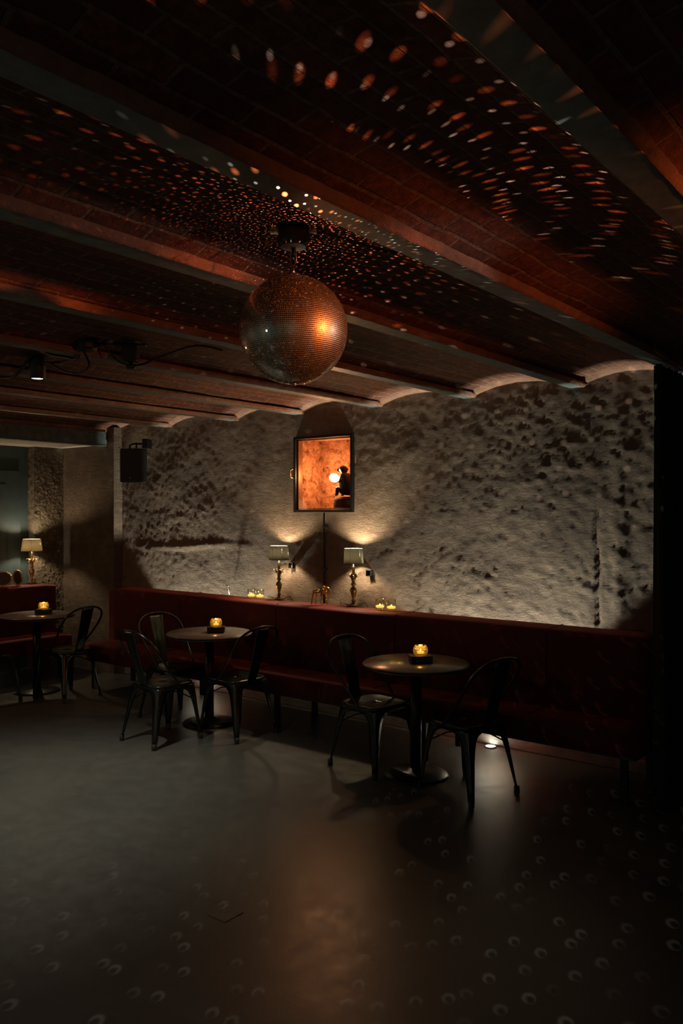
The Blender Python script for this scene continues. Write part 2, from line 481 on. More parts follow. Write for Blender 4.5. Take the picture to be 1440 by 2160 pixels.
for i, x in enumerate(gx):
    for j, z in enumerate(gz):
        edge = min(abs(x-NX0), abs(x-NX1)) if NZ0-.02 <= z <= NZ1+.02 else 9
        dd = wall_d(x, z)
        inx = NX0-.03 < x < NX1+.03 and NZ0-.03 < z < NZ1+.03
        vv[i, j] = bm.verts.new((x, YW-(dd if not inx else min(dd, .004)), z))
for i in range(len(gx)-1):
    for j in range(len(gz)-1):
        cx = (gx[i]+gx[i+1])/2; cz = (gz[j]+gz[j+1])/2
        if NX0 < cx < NX1 and NZ0 < cz < NZ1: continue
        f = bm.faces.new((vv[i, j], vv[i+1, j], vv[i+1, j+1], vv[i, j+1])); f.smooth = True
wb = struct('wall_back', bm, M_wall, recalc=False)
# niche recess behind the wall face
ND = .34
bm = bmesh.new()
n = 34; rows = []
for j in range(n+1):
    rows.append([bm.verts.new((NX0+(NX1-NX0)*i/n, YW+ND-.05*abs(fbm(i*.13, j*.13, 30, 5, .65))-.012*fbm(i*.5, j*.5, 2, 3), NZ0+(NZ1-NZ0)*j/n)) for i in range(n+1)])
for j in range(n):
    for i in range(n):
        f = bm.faces.new((rows[j][i], rows[j][i+1], rows[j+1][i+1], rows[j+1][i])); f.smooth = True
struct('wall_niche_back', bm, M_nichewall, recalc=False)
bm = bmesh.new()
t = .03
box(bm, NX1, NX1+t, YW+.002, YW+ND+.02, NZ0-t, NZ1+t)
box(bm, NX0, NX1, YW+.002, YW+ND+.02, NZ0-t, NZ0); box(bm, NX0, NX1, YW+.002, YW+ND+.02, NZ1, NZ1+t)
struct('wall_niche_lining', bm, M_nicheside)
bm = bmesh.new(); rows = []
for j in range(n+1):
    rows.append([bm.verts.new((NX0+(.006 if i < 4 else .055*abs(fbm(i*.15+9, j*.15, 60, 5, .65))), YW+.003+(ND+.01)*i/n, NZ0+(NZ1-NZ0)*j/n)) for i in range(n+1)])
for j in range(n):
    for i in range(n):
        f = bm.faces.new((rows[j][i], rows[j][i+1], rows[j+1][i+1], rows[j+1][i])); f.smooth = True
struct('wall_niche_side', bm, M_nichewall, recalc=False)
# curved lip of brick and plaster where each vault meets the wall
bm = bmesh.new()
for a, b in zip(BEAMS[3:], BEAMS[4:]):
    n = 26; rows = []
    for i in range(n+1):
        x = a-.045+(b-a+.09)*i/n
        x = max(x, XC) ; z = vault_z(x); q = .012*fbm(x*9, 1, 4, 4)
        rows.append([bm.verts.new(p) for p in ((x, YW-.075+q, z+.012), (x, YW-.06+q, z-.006+q*.5), (x, YW-.045, z-.018+q), (x, YW-.03, z-.026+q), (x, YW+.01, z-.032))])
    for r0, r1 in zip(rows, rows[1:]):
        for i in range(4):
            try: f = bm.faces.new((r0[i], r0[i+1], r1[i+1], r1[i])); f.smooth = True
            except ValueError: pass
struct('trim_2', bm, M_mortar)
# plinth at the foot of the back wall
bm = bmesh.new(); box(bm, XC, 3.2, YW-.045, YW+.02, 0, .085)
struct('baseboard_back', bm, M_plinth, bevel=.008)
# set-back corner wall left of the back wall, and its lit return
def rough_plane(bm, A, B, z0, z1, nrm, amp=.012, step=.025, seed=0, freq=1.0):
    A = Vector(A); B = Vector(B); L = (B-A).length; nu = max(2, int(L/step)); nz = int((z1-z0)/step); rows = []
    for j in range(nz+1):
        z = z0+(z1-z0)*j/nz; row = []
        for i in range(nu+1):
            p = A.lerp(B, i/nu); s = L*i/nu
            e = 0 if i in (0,) else 1
            dd = amp*(abs(fbm(s*6*freq+seed, z*6*freq, seed, 5, .7))*2-.3)*e
            row.append(bm.verts.new((p.x+nrm[0]*dd, p.y+nrm[1]*dd, z)))
        rows.append(row)
    for j in range(nz):
        for i in range(nu):
            f = bm.faces.new((rows[j][i], rows[j][i+1], rows[j+1][i+1], rows[j+1][i])); f.smooth = True
YL = 5.47; XL = -8.35; YD = 5.10
bm = bmesh.new()
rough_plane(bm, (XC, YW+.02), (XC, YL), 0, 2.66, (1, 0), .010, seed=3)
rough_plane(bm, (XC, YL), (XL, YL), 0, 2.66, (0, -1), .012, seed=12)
struct('wall_corner', bm, mat_plaster('shaded_corner_plaster', (.24, .18, .135), (.13, .095, .07), 1.0, 50))  # darker copy of the wall plaster; the corner's shade is in its colour
bm = bmesh.new()
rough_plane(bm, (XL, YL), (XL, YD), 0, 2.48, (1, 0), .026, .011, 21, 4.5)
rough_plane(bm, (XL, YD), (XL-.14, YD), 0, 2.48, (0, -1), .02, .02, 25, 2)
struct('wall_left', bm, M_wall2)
bm = bmesh.new(); box(bm, XL-.18, XL-.13, -3.6, YD+.02, 0, 2.5)
struct('wall_left_far', bm, M_blue)
bm = bmesh.new(); box(bm, XL-.13, XL-.085, 3.2, YD-.11, 0, 2.2); 
for yy in (3.35, 4.15):
    box(bm, XL-.086, XL-.075, yy, yy+.66, .95, 2.05); box(bm, XL-.086, XL-.075, yy, yy+.66, .15, .85)
struct('door_1', bm, M_blue, bevel=.004)
bm = bmesh.new(); box(bm, XL-.2, -7.54, -3.6, YL+.05, 2.475, 2.53)
struct('ceiling_alcove', bm, M_alcove)
b = thing('steel_lintel', 'deep dark steel lintel over the alcove in the left corner', 'beam', (0, 0, 0))
bm = bmesh.new(); box(bm, -7.605, -7.515, -3.6, 5.45, 2.458, 2.472); box(bm, -7.605, -7.515, -3.6, 5.45, 2.60, 2.614); box(bm, -7.535, -7.520, -3.6, 5.45, 2.472, 2.60)
obj('web_and_flanges', bm, M_steel, b, bevel=.002)
bm = bmesh.new(); box(bm, -7.62, -7.53, -3.6, YL+.05, 2.6145, 2.80); struct('trim_3', bm, M_mortar)
bm = bmesh.new()
lathe(bm, [(.0, 0), (.014, 0), (.014, .008), (.006, .011), (0, .011)], 6, mt=Matrix.Translation((-7.520, 4.30, 2.54)) @ Matrix.Rotation(PI/2, 4, 'Y'))
obj('bolt', bm, M_steel, b)
# unseen sides of the room close it for the light, rear wall left out to let teal ambient in
bm = bmesh.new(); box(bm, 3.2, 3.3, -3.6, 6.0, 0, 2.8); struct('wall_right', bm, M_wall)

# ------------------------------------------------------------------ niche frame
t = thing('display_frame', 'black metal frame with glass door closing the glowing wall niche', 'frame', ((NX0+NX1)/2, YW, NZ0))
hw = (NX1-NX0)/2; hh = NZ1-NZ0
bm = bmesh.new(); fw = .022
for (x0, x1, z0, z1) in ((-hw-.012, -hw+fw-.012, -.012, hh+.012), (hw-fw+.012, hw+.012, -.012, hh+.012), (-hw+fw-.012, hw-fw+.012, -.012, fw-.012), (-hw+fw-.012, hw-fw+.012, hh-fw+.012, hh+.012)):
    box(bm, x0, x1, -.036, .004, z0, z1)
obj('outer_frame', bm, M_blacksteel, t, bevel=.002)
bm = bmesh.new(); iw = .012
for (x0, x1, z0, z1) in ((-hw+.012, -hw+.012+iw, .012, hh-.012), (hw-.012-iw, hw-.012, .012, hh-.012), (-hw+.024, hw-.024, .012, .012+iw), (-hw+.024, hw-.024, hh-.024, hh-.012)):
    box(bm, x0, x1, -.006, .050, z0, z1)
obj('inner_frame', bm, simple('bronze_profile', (.30, .17, .09), .3, .8, .2, 20, .05), t, bevel=.001)
bm = bmesh.new(); box(bm, -hw+.02, hw-.02, -.012, -.008, .01, hh-.01); obj('pane', bm, M_pane, t)
bm = bmesh.new(); tube(bm, [(-hw-.004, -.036, .29), (-hw-.02, -.062, .30), (-hw-.022, -.065, .36), (-hw-.006, -.045, .375)], .004, 6); obj('door_handle', bm, M_brass, t)

# ------------------------------------------------------------------ monkey lamp in the niche
nb = Vector((-4.452, YW+.15, NZ0))
bm = bmesh.new()
lathe(bm, [(0, 0), (.095, 0), (.103, .02), (.100, .095), (.085, .122), (0, .126)], 32)
ped = obj('stone_pedestal', bm, simple('dark_brown_stone', (.12, .06, .05), .75, 0, .35, 30, .4)); ped.location = nb
tag(ped, 'dark rounded brown block under the monkey lamp inside the glowing niche', 'pedestal')
mk = thing('monkey_lamp', 'black seated monkey lamp holding a white glowing bulb in the niche', 'lamp', nb+Vector((0, 0, .124)), 0)
V = [(.02, 0, .045), (.018, 0, .10), (.01, 0, .15), (-.002, 0, .185), (-.014, 0, .222), (-.030, 0, .222), (-.046, 0, .210), (-.052, 0, .202),
     # arms
     (.004, -.042, .168), (-.006, -.056, .120), (-.042, -.036, .126), (-.058, -.018, .140),
     (.004, .042, .168), (-.006, .056, .120), (-.042, .036, .126), (-.058, .018, .140),
     # legs
     (.0, -.036, .038), (-.048, -.046, .075), (-.050, -.040, .018), (-.072, -.042, .010),
     (.0, .036, .038), (-.048, .046, .075), (-.050, .040, .018), (-.072, .042, .010),
     # tail
     (.055, 0, .022), (.085, .02, .012), (.088, .055, .012)]
Ed = [(0, 1), (1, 2), (2, 3), (3, 4), (4, 5), (5, 6), (6, 7), (2, 8), (8, 9), (9, 10), (10, 11), (2, 12), (12, 13), (13, 14), (14, 15),
      (0, 16), (16, 17), (17, 18), (18, 19), (0, 20), (20, 21), (21, 22), (22, 23), (0, 24), (24, 25), (25, 26)]
R = [.062, .060, .054, .032, .040, .034, .022, .014, .024, .015, .013, .011, .020, .015, .013, .011, .026, .018, .014, .010, .026, .018, .014, .010, .013, .008, .005]
V = [(x*.98, y*.95, z*1.05) for x, y, z in V]; mk.scale = (1.12, 1.12, 1.06)
skin('body', V, Ed, R, M_black, mk, 2)
for s in (-1, 1):
    bm = bmesh.new(); lathe(bm, [(0, -.004), (.011, -.003), (.012, .002), (0, .005)], 10, mt=Matrix.Translation((-.012, s*.041, .232)) @ Matrix.Rotation(PI/2*s, 4, 'X'))
    obj('ear', bm, M_black, mk)
bm = bmesh.new()
lathe(bm, [(0, -.003), (.016, -.001), (.019, .004), (.010, .010), (0, .012)], 14, mt=Matrix.Translation((-.064, 0, .222)) @ Matrix.Rotation(-PI/2, 4, 'Y'))
obj('face', bm, simple('pale_muzzle', (.35, .22, .16), .5), mk)
bm = bmesh.new()
mtb = Matrix.Translation((-.060, 0, .140)) @ Matrix.Rotation(math.radians(-68), 4, 'Y')
lathe(bm, [(0, -.012), (.014, -.010), (.016, .006), (.030, .032), (.036, .055), (.030, .078), (.016, .090), (0, .094)], 20, mt=mtb)
obj('bulb', bm, M_bulb, mk)
bl = mk.location+Vector((-.20, -.03, .20))
light('niche_bulb_light', 'POINT', bl, 10, (1.0, .42, .15), 0.03)

# ------------------------------------------------------------------ table lamps
def px(u_px, y):    # world x on a plane y for an image column
    u = (u_px-720)/1735; return y*(-.617+.787*u)/(.787+.617*u)
def leaf(bm, a, r0, z0, ln=.038, up=.03):
    ca, sa = math.cos(a), math.sin(a); P = []
    for k, (t, h, w) in enumerate(((0, 0, .006), (.35, .55, .012), (.7, .95, .012), (.95, 1.0, .008), (1.05, .80, .003))):
        r = r0+ln*t; z = z0+up*h
        P.append([Vector((ca*r-sa*w, sa*r+ca*w, z)), Vector((ca*r, sa*r, z-.003)), Vector((ca*r+sa*w, sa*r-ca*w, z))])
    for q0, q1 in zip(P, P[1:]):
        for i in range(2):
            vs = [q0[i], q0[i+1], q1[i+1], q1[i]]; lo = [v-Vector((0, 0, .0022)) for v in vs]
            add(bm, vs+lo, [(0, 1, 2, 3), (7, 6, 5, 4), (0, 4, 5, 1), (1, 5, 6, 2), (2, 6, 7, 3), (3, 7, 4, 0)], True)
def table_lamp(loc, label, r_bot, r_top, sh, M_body, M_sh, watt, zrot=0):
    t = thing('table_lamp', label, 'lamp', loc, zrot, None)
    bm = bmesh.new(); lathe(bm, [(0, 0), (.052, 0), (.054, .006), (.034, .014), (.014, .022), (.010, .03)], 24); obj('base', bm, M_body, t)
    bm = bmesh.new()
    lathe(bm, [(.010, .026), (.013, .034), (.021, .042), (.014, .052), (.011, .06), (.022, .10), (.029, .132), (.021, .15), (.011, .158), (.017, .172), (.021, .182), (.012, .195), (.018, .22), (.028, .243), (.032, .250), (.010, .256)], 20,
          mod=lambda a, z: 1+.06*math.cos(8*a)); obj('stem', bm, M_body, t)
    bm = bmesh.new()
    for k in range(6): leaf(bm, k*PI/3+.2, .014, .238, .044, .032)
    for k in range(6): leaf(bm, k*PI/3+.7, .012, .226, .030, .018)
    obj('leaf_collar', bm, M_body, t)
    bm = bmesh.new(); lathe(bm, [(.0125, .250), (.0125, .318), (.010, .321), (0, .322)], 14); cn = obj('candle_sleeve', bm, M_darkbrass if M_body is M_darkbrass else M_brass, t)
    bm = bmesh.new(); lathe(bm, [(.014, .319), (.016, .322), (.014, .328), (.006, .33), (.005, .35), (0, .352)], 12); obj('socket', bm, M_silver, t)
    z0 = .352; z1 = z0+sh
    bm = bmesh.new()
    seg = 40
    def ring(r, z): return [bm.verts.new((r*math.cos(2*PI*i/seg), r*math.sin(2*PI*i/seg), z)) for i in range(seg)]
    a = ring(r_bot, z0); c = ring((r_bot+r_top)/2, (z0+z1)/2); b_ = ring(r_top, z1)
    for p, q in ((a, c), (c, b_)):
        for i in range(seg):
            f = bm.faces.new((p[i], p[(i+1) % seg], q[(i+1) % seg], q[i])); f.smooth = True
    s = obj('lamp_shade', bm, M_sh, t); md = s.modifiers.new('th', 'SOLIDIFY'); md.thickness = .0015
    bm = bmesh.new()
    for (r, z) in ((r_bot, z0), (r_top, z1)):
        tube(bm, [(r*math.cos(2*PI*i/32), r*math.sin(2*PI*i/32), z) for i in range(32)], .0022, 6, True)
    for k in range(6):
        an = k*PI/3+.35
        tube(bm, [((r_bot+.001)*math.cos(an), (r_bot+.001)*math.sin(an), z0), ((r_top+.001)*math.cos(an), (r_top+.001)*math.sin(an), z1)], .0012, 5)
    for k in range(3):
        an = k*PI*2/3
        tube(bm, [(0, 0, z1-.02), (r_top*math.cos(an), r_top*math.sin(an), z1-.002)], .0015, 5)
    obj('shade_piping', bm, simple('shade_seam', (.16, .17, .15), .6), s)
    bm = bmesh.new(); lathe(bm, [(0, 0), (.009, .004), (.015, .018), (.016, .026), (.010, .038), (0, .042)], 14, c=(0, 0, .345))
    obj('bulb', bm, emit('warm_bulb', (1, .78, .5), 6), t)
    l = light('table_lamp_light', 'POINT', Vector(loc)+Vector((0, 0, .352+sh*.60)), watt, (1.0, .74, .45), 0.022)
    l.parent = None
    return t
BT = .968    # top of the banquette back
lamp1 = table_lamp((px(588, 5.42), 5.42, BT), 'lit table lamp with square-looking grey shade and dark leafy stem, left of the gold figurine', .088, .080, .122, M_darkbrass, M_shade_dark, 17, .2)
lamp2 = table_lamp((px(745, 5.42), 5.42, BT), 'lit table lamp with grey shade and dark leafy stem, right of the gold figurine', .083, .076, .122, M_darkbrass, M_shade_dark, 20, .5)
for (lx, ly, lz, lab) in ((px(588, 5.40), 5.39, BT, 'thin dark lamp cord curled at the foot of the left lamp'), (px(745, 5.40), 5.39, BT, 'thin dark lamp cord curled at the foot of the right lamp')):
    bm = bmesh.new()
    tube(bm, catmull([(lx-.03, ly+.02, lz+.004), (lx-.08, ly+.0, lz+.018), (lx-.13, ly+.02, lz+.022), (lx-.15, ly+.03, lz+.006), (lx-.08, ly+.035, lz+.004), (lx, ly+.060, lz+.004), (lx+.06, ly+.04, lz+.02), (lx+.085, ly+.058, lz+.03), (lx+.10, ly+.085, lz-.02)], 6), .0025, 6)
    tag(obj('lamp_cord', bm, M_plastic), lab, 'cord')

# ------------------------------------------------------------------ banquettes
def rounded_box_profile(bm, x0, x1, prof, capn=True, seg_x=.12):
    """extrude a closed y-z profile along x with slight softness"""
    n = max(2, int((x1-x0)/seg_x)); rows = []
    for i in range(n+1):
        x = x0+(x1-x0)*i/n
        e = 0.0
        if i == 0 or i == n: e = .012
        cy_ = sum(p[0] for p in prof)/len(prof); cz_ = sum(p[1] for p in prof)/len(prof)
        rows.append([bm.verts.new((x, p[0]+(e if p[0] < cy_ else -e), p[1]+(e if p[1] < cz_ else -e)+(.0025*fbm(x*3, p[0]*4, p[1], 2) if not e else 0))) for p in prof])
    L = len(prof)
    for a, b in zip(rows, rows[1:]):
        for k in range(L):
            j = (k+1) % L
            f = bm.faces.new((a[k], a[j], b[j], b[k])); f.smooth = True
    bm.faces.new(list(reversed(rows[0]))); bm.faces.new(rows[-1])
def rrect(y0, y1, z0, z1, r, lean=0, n=4):
    P = []
    for (cy_, cz_, a0) in ((y1-r, z1-r, 0), (y0+r, z1-r, 90), (y0+r, z0+r, 180), (y1-r, z0+r, 270)):
        for k in range(n+1):
            a = math.radians(a0+90*k/n); z = cz_+r*math.sin(a)
            P.append((cy_+r*math.cos(a)+lean*(z-z0), z))
    return P
BX0, BX1 = -7.07, -1.60
def banquette(label, x0, x1, loc, rz, legs):
    t = thing('banquette', label, 'bench', loc, rz)
    bm = bmesh.new(); rounded_box_profile(bm, x0, x1, rrect(.30, .60, .29, .965, .035)); obj('backrest', bm, M_velvet, t)
    bm = bmesh.new(); rounded_box_profile(bm, x0, x1, rrect(0, .305, .285, .455, .035)); obj('seat', bm, M_velvet, t)
    bm = bmesh.new(); box(bm, x0+.02, x1-.02, .02, .58, .278, .292); obj('added_dark_underside', bm, M_plastic, t)  # black underside, added to stop red bounce onto the plinth
    xx = x0+1.1
    while xx < x1-.5:
        bm = bmesh.new(); tube(bm, [(xx, .297, .46), (xx, .297, .93), (xx, .32, .964), (xx, .58, .967)], .003, 5); tube(bm, [(xx, -.001, .31), (xx, .002, .435), (xx, .03, .457), (xx, .29, .458)], .003, 5); xx += 1.22
        obj('seam', bm, M_velvet, t)
    for lx in legs:
        for yy in (.03, .50):
            bm = bmesh.new(); box(bm, lx-.02, lx+.02, yy, yy+.04, 0, .29); obj('leg', bm, M_blacksteel, t, bevel=.003)
    return t
banquette('long dark red velvet banquette with floral pattern running along the rough back wall', BX0, BX1, (0, 4.85, 0), 0, (-1.70, -3.1, -4.5, -5.9, -6.95))
# second banquette: local x runs along world y, its back to the left wall
banquette('dark red velvet banquette in the left alcove, lamp and round frames on top', -2.6, 0, (-7.66, 5.13, 0), PI/2, (-.12, -1.3, -2.5))
table_lamp((-8.19, 4.975, BT), 'brass leafy table lamp with bright cream shade in the left alcove', .112, .094, .128, M_brass, M_shade_lit, 13, .1)

# round gilt frames on the alcove banquette
def round_frame(loc, rx, rz_, tilt, rzz, label, rope):
    t = thing('gilt_picture', label, 'picture', loc, rzz)
    bm = bmesh.new(); P = []
    N = 72
    for i in range(N):
        a = 2*PI*i/N
        P.append(Vector((rx*math.cos(a), math.sin(tilt)*(rz_+rz_*math.sin(a)), math.cos(tilt)*(rz_+rz_*math.sin(a))+.006)))
    rad = [.0085*(1+(.28*math.sin(i*PI/2.0) if rope else .06*math.sin(i))) for i in range(N)]
    tube(bm, P, rad, 8, True); obj('rim', bm, M_brass, t)
    bm = bmesh.new(); c = bm.verts.new((0, math.sin(tilt)*rz_+.003, math.cos(tilt)*rz_+.006)); vs = [bm.verts.new(p+Vector((0, .003, 0))) for p in P]
    for i in range(N): bm.faces.new((c, vs[i], vs[(i+1) % N]))
    o = obj('backing', bm, simple('dark_picture_backing', (.05, .025, .022), .35), t); md = o.modifiers.new('t', 'SOLIDIFY'); md.thickness = .004
round_frame((-8.05, 4.56, BT+.002), .085, .072, .12, math.radians(50), 'round gilt frame with rope-twist rim at the left edge', True)
round_frame((-8.03, 4.72, BT+.002), .046, .076, .25, math.radians(72), 'narrow oval gilt frame leaning beside the rope-rimmed one', False)

# ------------------------------------------------------------------ figurine, glasses, wall bits
fx = px(676, 5.28)
fg = thing('animal_figurine', 'shiny gold long-legged elephant figurine standing between the two lamps', 'figurine', (fx, 5.28, BT), math.radians(8))
V = [(0, 0, .125), (-.030, 0, .118), (-.058, 0, .132), (.030, 0, .138), (.050, 0, .158), (.072, 0, .148), (.088, 0, .120), (.094, 0, .092),
     (-.062, -.018, .095), (-.070, -.020, .050), (-.078, -.020, .006), (-.052, .018, .095), (-.056, .020, .050), (-.062, .020, .006),
     (.020, -.018, .095), (.020, -.020, .050), (.022, -.020, .006), (.038, .018, .095), (.046, .020, .050), (.056, .020, .006),
     (.044, -.030, .150), (.036, -.034, .128), (.044, .030, .150), (.036, .034, .128), (-.074, 0, .11), (-.082, 0, .075)]
Ed = [(0, 1), (1, 2), (0, 3), (3, 4), (4, 5), (5, 6), (6, 7), (2, 8), (8, 9), (9, 10), (2, 11), (11, 12), (12, 13), (3, 14), (14, 15), (15, 16), (3, 17), (17, 18), (18, 19),
      (4, 20), (20, 21), (4, 22), (22, 23), (2, 24), (24, 25)]
R = [.022, .018, .021, .024, .024, .014, .009, .006, .011, .006, .008, .011, .006, .008, .011, .006, .008, .011, .006, .008, .006, .012, .006, .012, .004, .003]
skin('body', V, Ed, R, M_gold, fg, 2)

def tumbler_proto():
    t = thing('candle_glass', '', 'candle', (0, 0, 0))
    bm = bmesh.new()
    lathe(bm, [(0, 0), (.034, 0), (.038, .004), (.038, .02), (.038, .088), (.0355, .088), (.0355, .022), (.03, .017), (0, .016)], 28)
    obj('glass', bm, M_glass, t)
    bm = bmesh.new(); lathe(bm, [(0, .0175), (.030, .018), (.0345, .023), (.0345, .033), (.02, .036), (0, .037)], 24); obj('wax', bm, M_glowwax, t)
    bm = bmesh.new(); lathe(bm, [(0, .036), (.003, .038), (.0035, .041), (.002, .045), (0, .048)], 10); obj('flame', bm, M_flame, t)
    return t
tp = tumbler_proto()
spots = [(530, 'outer left of the lit amber candle glasses, left of the left lamp'), (548, 'lit amber candle glass standing between its twin and the left lamp'),
         (801, 'lit amber candle glass nearer the right lamp, left of its twin'), (825, 'rightmost lit amber candle glass on the banquette back')]
for i, (p, lab) in enumerate(spots):
    yy = 5.34; loc = (px(p, yy), yy, BT)
    if i == 0: tp.location = loc; tp['label'] = lab; tp['group'] = 'candle glasses on the banquette back'
    else: dup(tp, loc, i, lab, 'candle glasses on the banquette back')
    light('candle_glass_light', 'POINT', (loc[0], loc[1], BT+.075), .35, (1.0, .5, .10), 0.012)

# black conduit down from the niche
cx = px(684, 5.55)
bm = bmesh.new(); tube(bm, [(cx, 5.545, NZ0-.015), (cx+.002, 5.54, 1.5), (cx-.002, 5.545, 1.2), (cx, 5.545, .9)], .008, 8)
t = thing('power_conduit', 'thin black conduit running down the wall from the glowing niche', 'cable', (0, 0, 0)); obj('pipe', bm, M_plastic, t)
for z in (1.62, 1.25):
    bm = bmesh.new(); box(bm, cx-.012, cx+.03, 5.535, 5.575, z-.008, z+.008); obj('clip', bm, M_plastic, t, bevel=.002)
for (p, z, lab) in ((617, 1.265, 'small dark socket hole knocked into the wall beside the left lamp'), (781, 1.235, 'small dark socket hole knocked into the wall beside the right lamp')):
    xx = px(p, 5.56); bm = bmesh.new(); w = .026
    for (a, b_, c_, d_) in ((-w, -w+.004, -w, w), (w-.004, w, -w, w), (-w, w, -w, -w+.004), (-w, w, w-.004, w)):
        box(bm, xx+a, xx+b_, 5.528, 5.62, z+c_, z+d_)
    box(bm, xx-w, xx+w, 5.60, 5.605, z-w, z+w)
    tag(obj('socket_box', bm, M_plastic), lab, 'socket')
hx = px(479, 5.53); bm = bmesh.new(); tube(bm, [(hx, 5.56, .955), (hx, 5.545, 1.03), (hx-.02, 5.53, 1.045)], .006, 8); tube(bm, [(hx, 5.545, 1.03), (hx+.02, 5.53, 1.045)], .006, 8)
tag(obj('wall_hook', bm, M_silver), 'tiny grey forked hook on the wall just above the banquette left of the candles', 'hook')

# ------------------------------------------------------------------ loudspeaker
t = thing('loudspeaker', 'black loudspeaker hung on a wall bracket in the far left corner', 'speaker', (-6.93, 5.36, 2.05), math.radians(32))
bm = bmesh.new(); box(bm, -.115, .115, -.09, .09, 0, .345); obj('cabinet', bm, M_plastic, t, bevel=.012)
bm = bmesh.new(); box(bm, -.10, .10, -.096, -.089, .02, .325); obj('grille', bm, simple('speaker_grille', (.02, .022, .022), .7, .2, .4, 400, .4), t, bevel=.006)
bm = bmesh.new(); lathe(bm, [(0, 0), (.011, 0), (.011, .003), (0, .004)], 16, mt=Matrix.Translation((0, -.096, .045)) @ Matrix.Rotation(PI/2, 4, 'X')); obj('badge', bm, M_steel, t)
bm = bmesh.new(); tube(bm, [(-.04, 0, .34), (-.04, 0, .385), (0, .0, .40), (.10, .03, .40)], .010, 8); tube(bm, [(.03, 0, .34), (.03, 0, .395)], .009, 8); box(bm, .095, .15, -.01, .13, .355, .45)
obj('wall_bracket', bm, M_blacksteel, t)

# ------------------------------------------------------------------ curtain at the right
bm = bmesh.new(); rows = []; N = 150
for j in range(24):
    z = .02+(2.60-.02)*j/23; row = []
    for i in range(N+1):
        s = i/N; y = 4.86+.66*s
        a = .038*math.sin(s*2*PI*8.5+.4*math.sin(z*1.3))*(1+.25*math.sin(s*31))
        row.append(bm.verts.new((-1.50+a*(1-.35*z/2.6), y+.010*math.sin(s*2*PI*17+1)+(.012*math.sin(z*2) if i < 3 else 0), z+(.012*math.sin(s*53) if j == 0 else 0))))
    rows.append(row)
for r0, r1 in zip(rows, rows[1:]):
    for i in range(N):
        f = bm.faces.new((r0[i], r0[i+1], r1[i+1], r1[i])); f.smooth = True
cur = obj('curtain', bm, M_curtain); md = cur.modifiers.new('t', 'SOLIDIFY'); md.thickness = .004
tag(cur, 'heavy black pleated curtain hanging from ceiling to floor at the right end of the banquette', 'curtain')
t = thing('curtain_rod', 'thin metal curtain rail with curled end under the beam at the right', 'rod', (0, 0, 0))
bm = bmesh.new(); tube(bm, [(-1.43, 4.58, 2.632), (-1.43, 5.0, 2.605), (-1.44, 5.5, 2.60)], .005, 8); obj('rail', bm, M_wire, t)
bm = bmesh.new(); tube(bm, [(-1.43, 4.60, 2.632), (-1.43, 4.60, 2.70)], .007, 8); obj('hanger', bm, M_wire, t)
bm = bmesh.new(); tube(bm, [(-1.425+.0, 4.98+.022*math.cos(a*PI/8), 2.585+.022*math.sin(a*PI/8)) for a in range(16)], .003, 6, True); obj('ring', bm, M_wire, t)

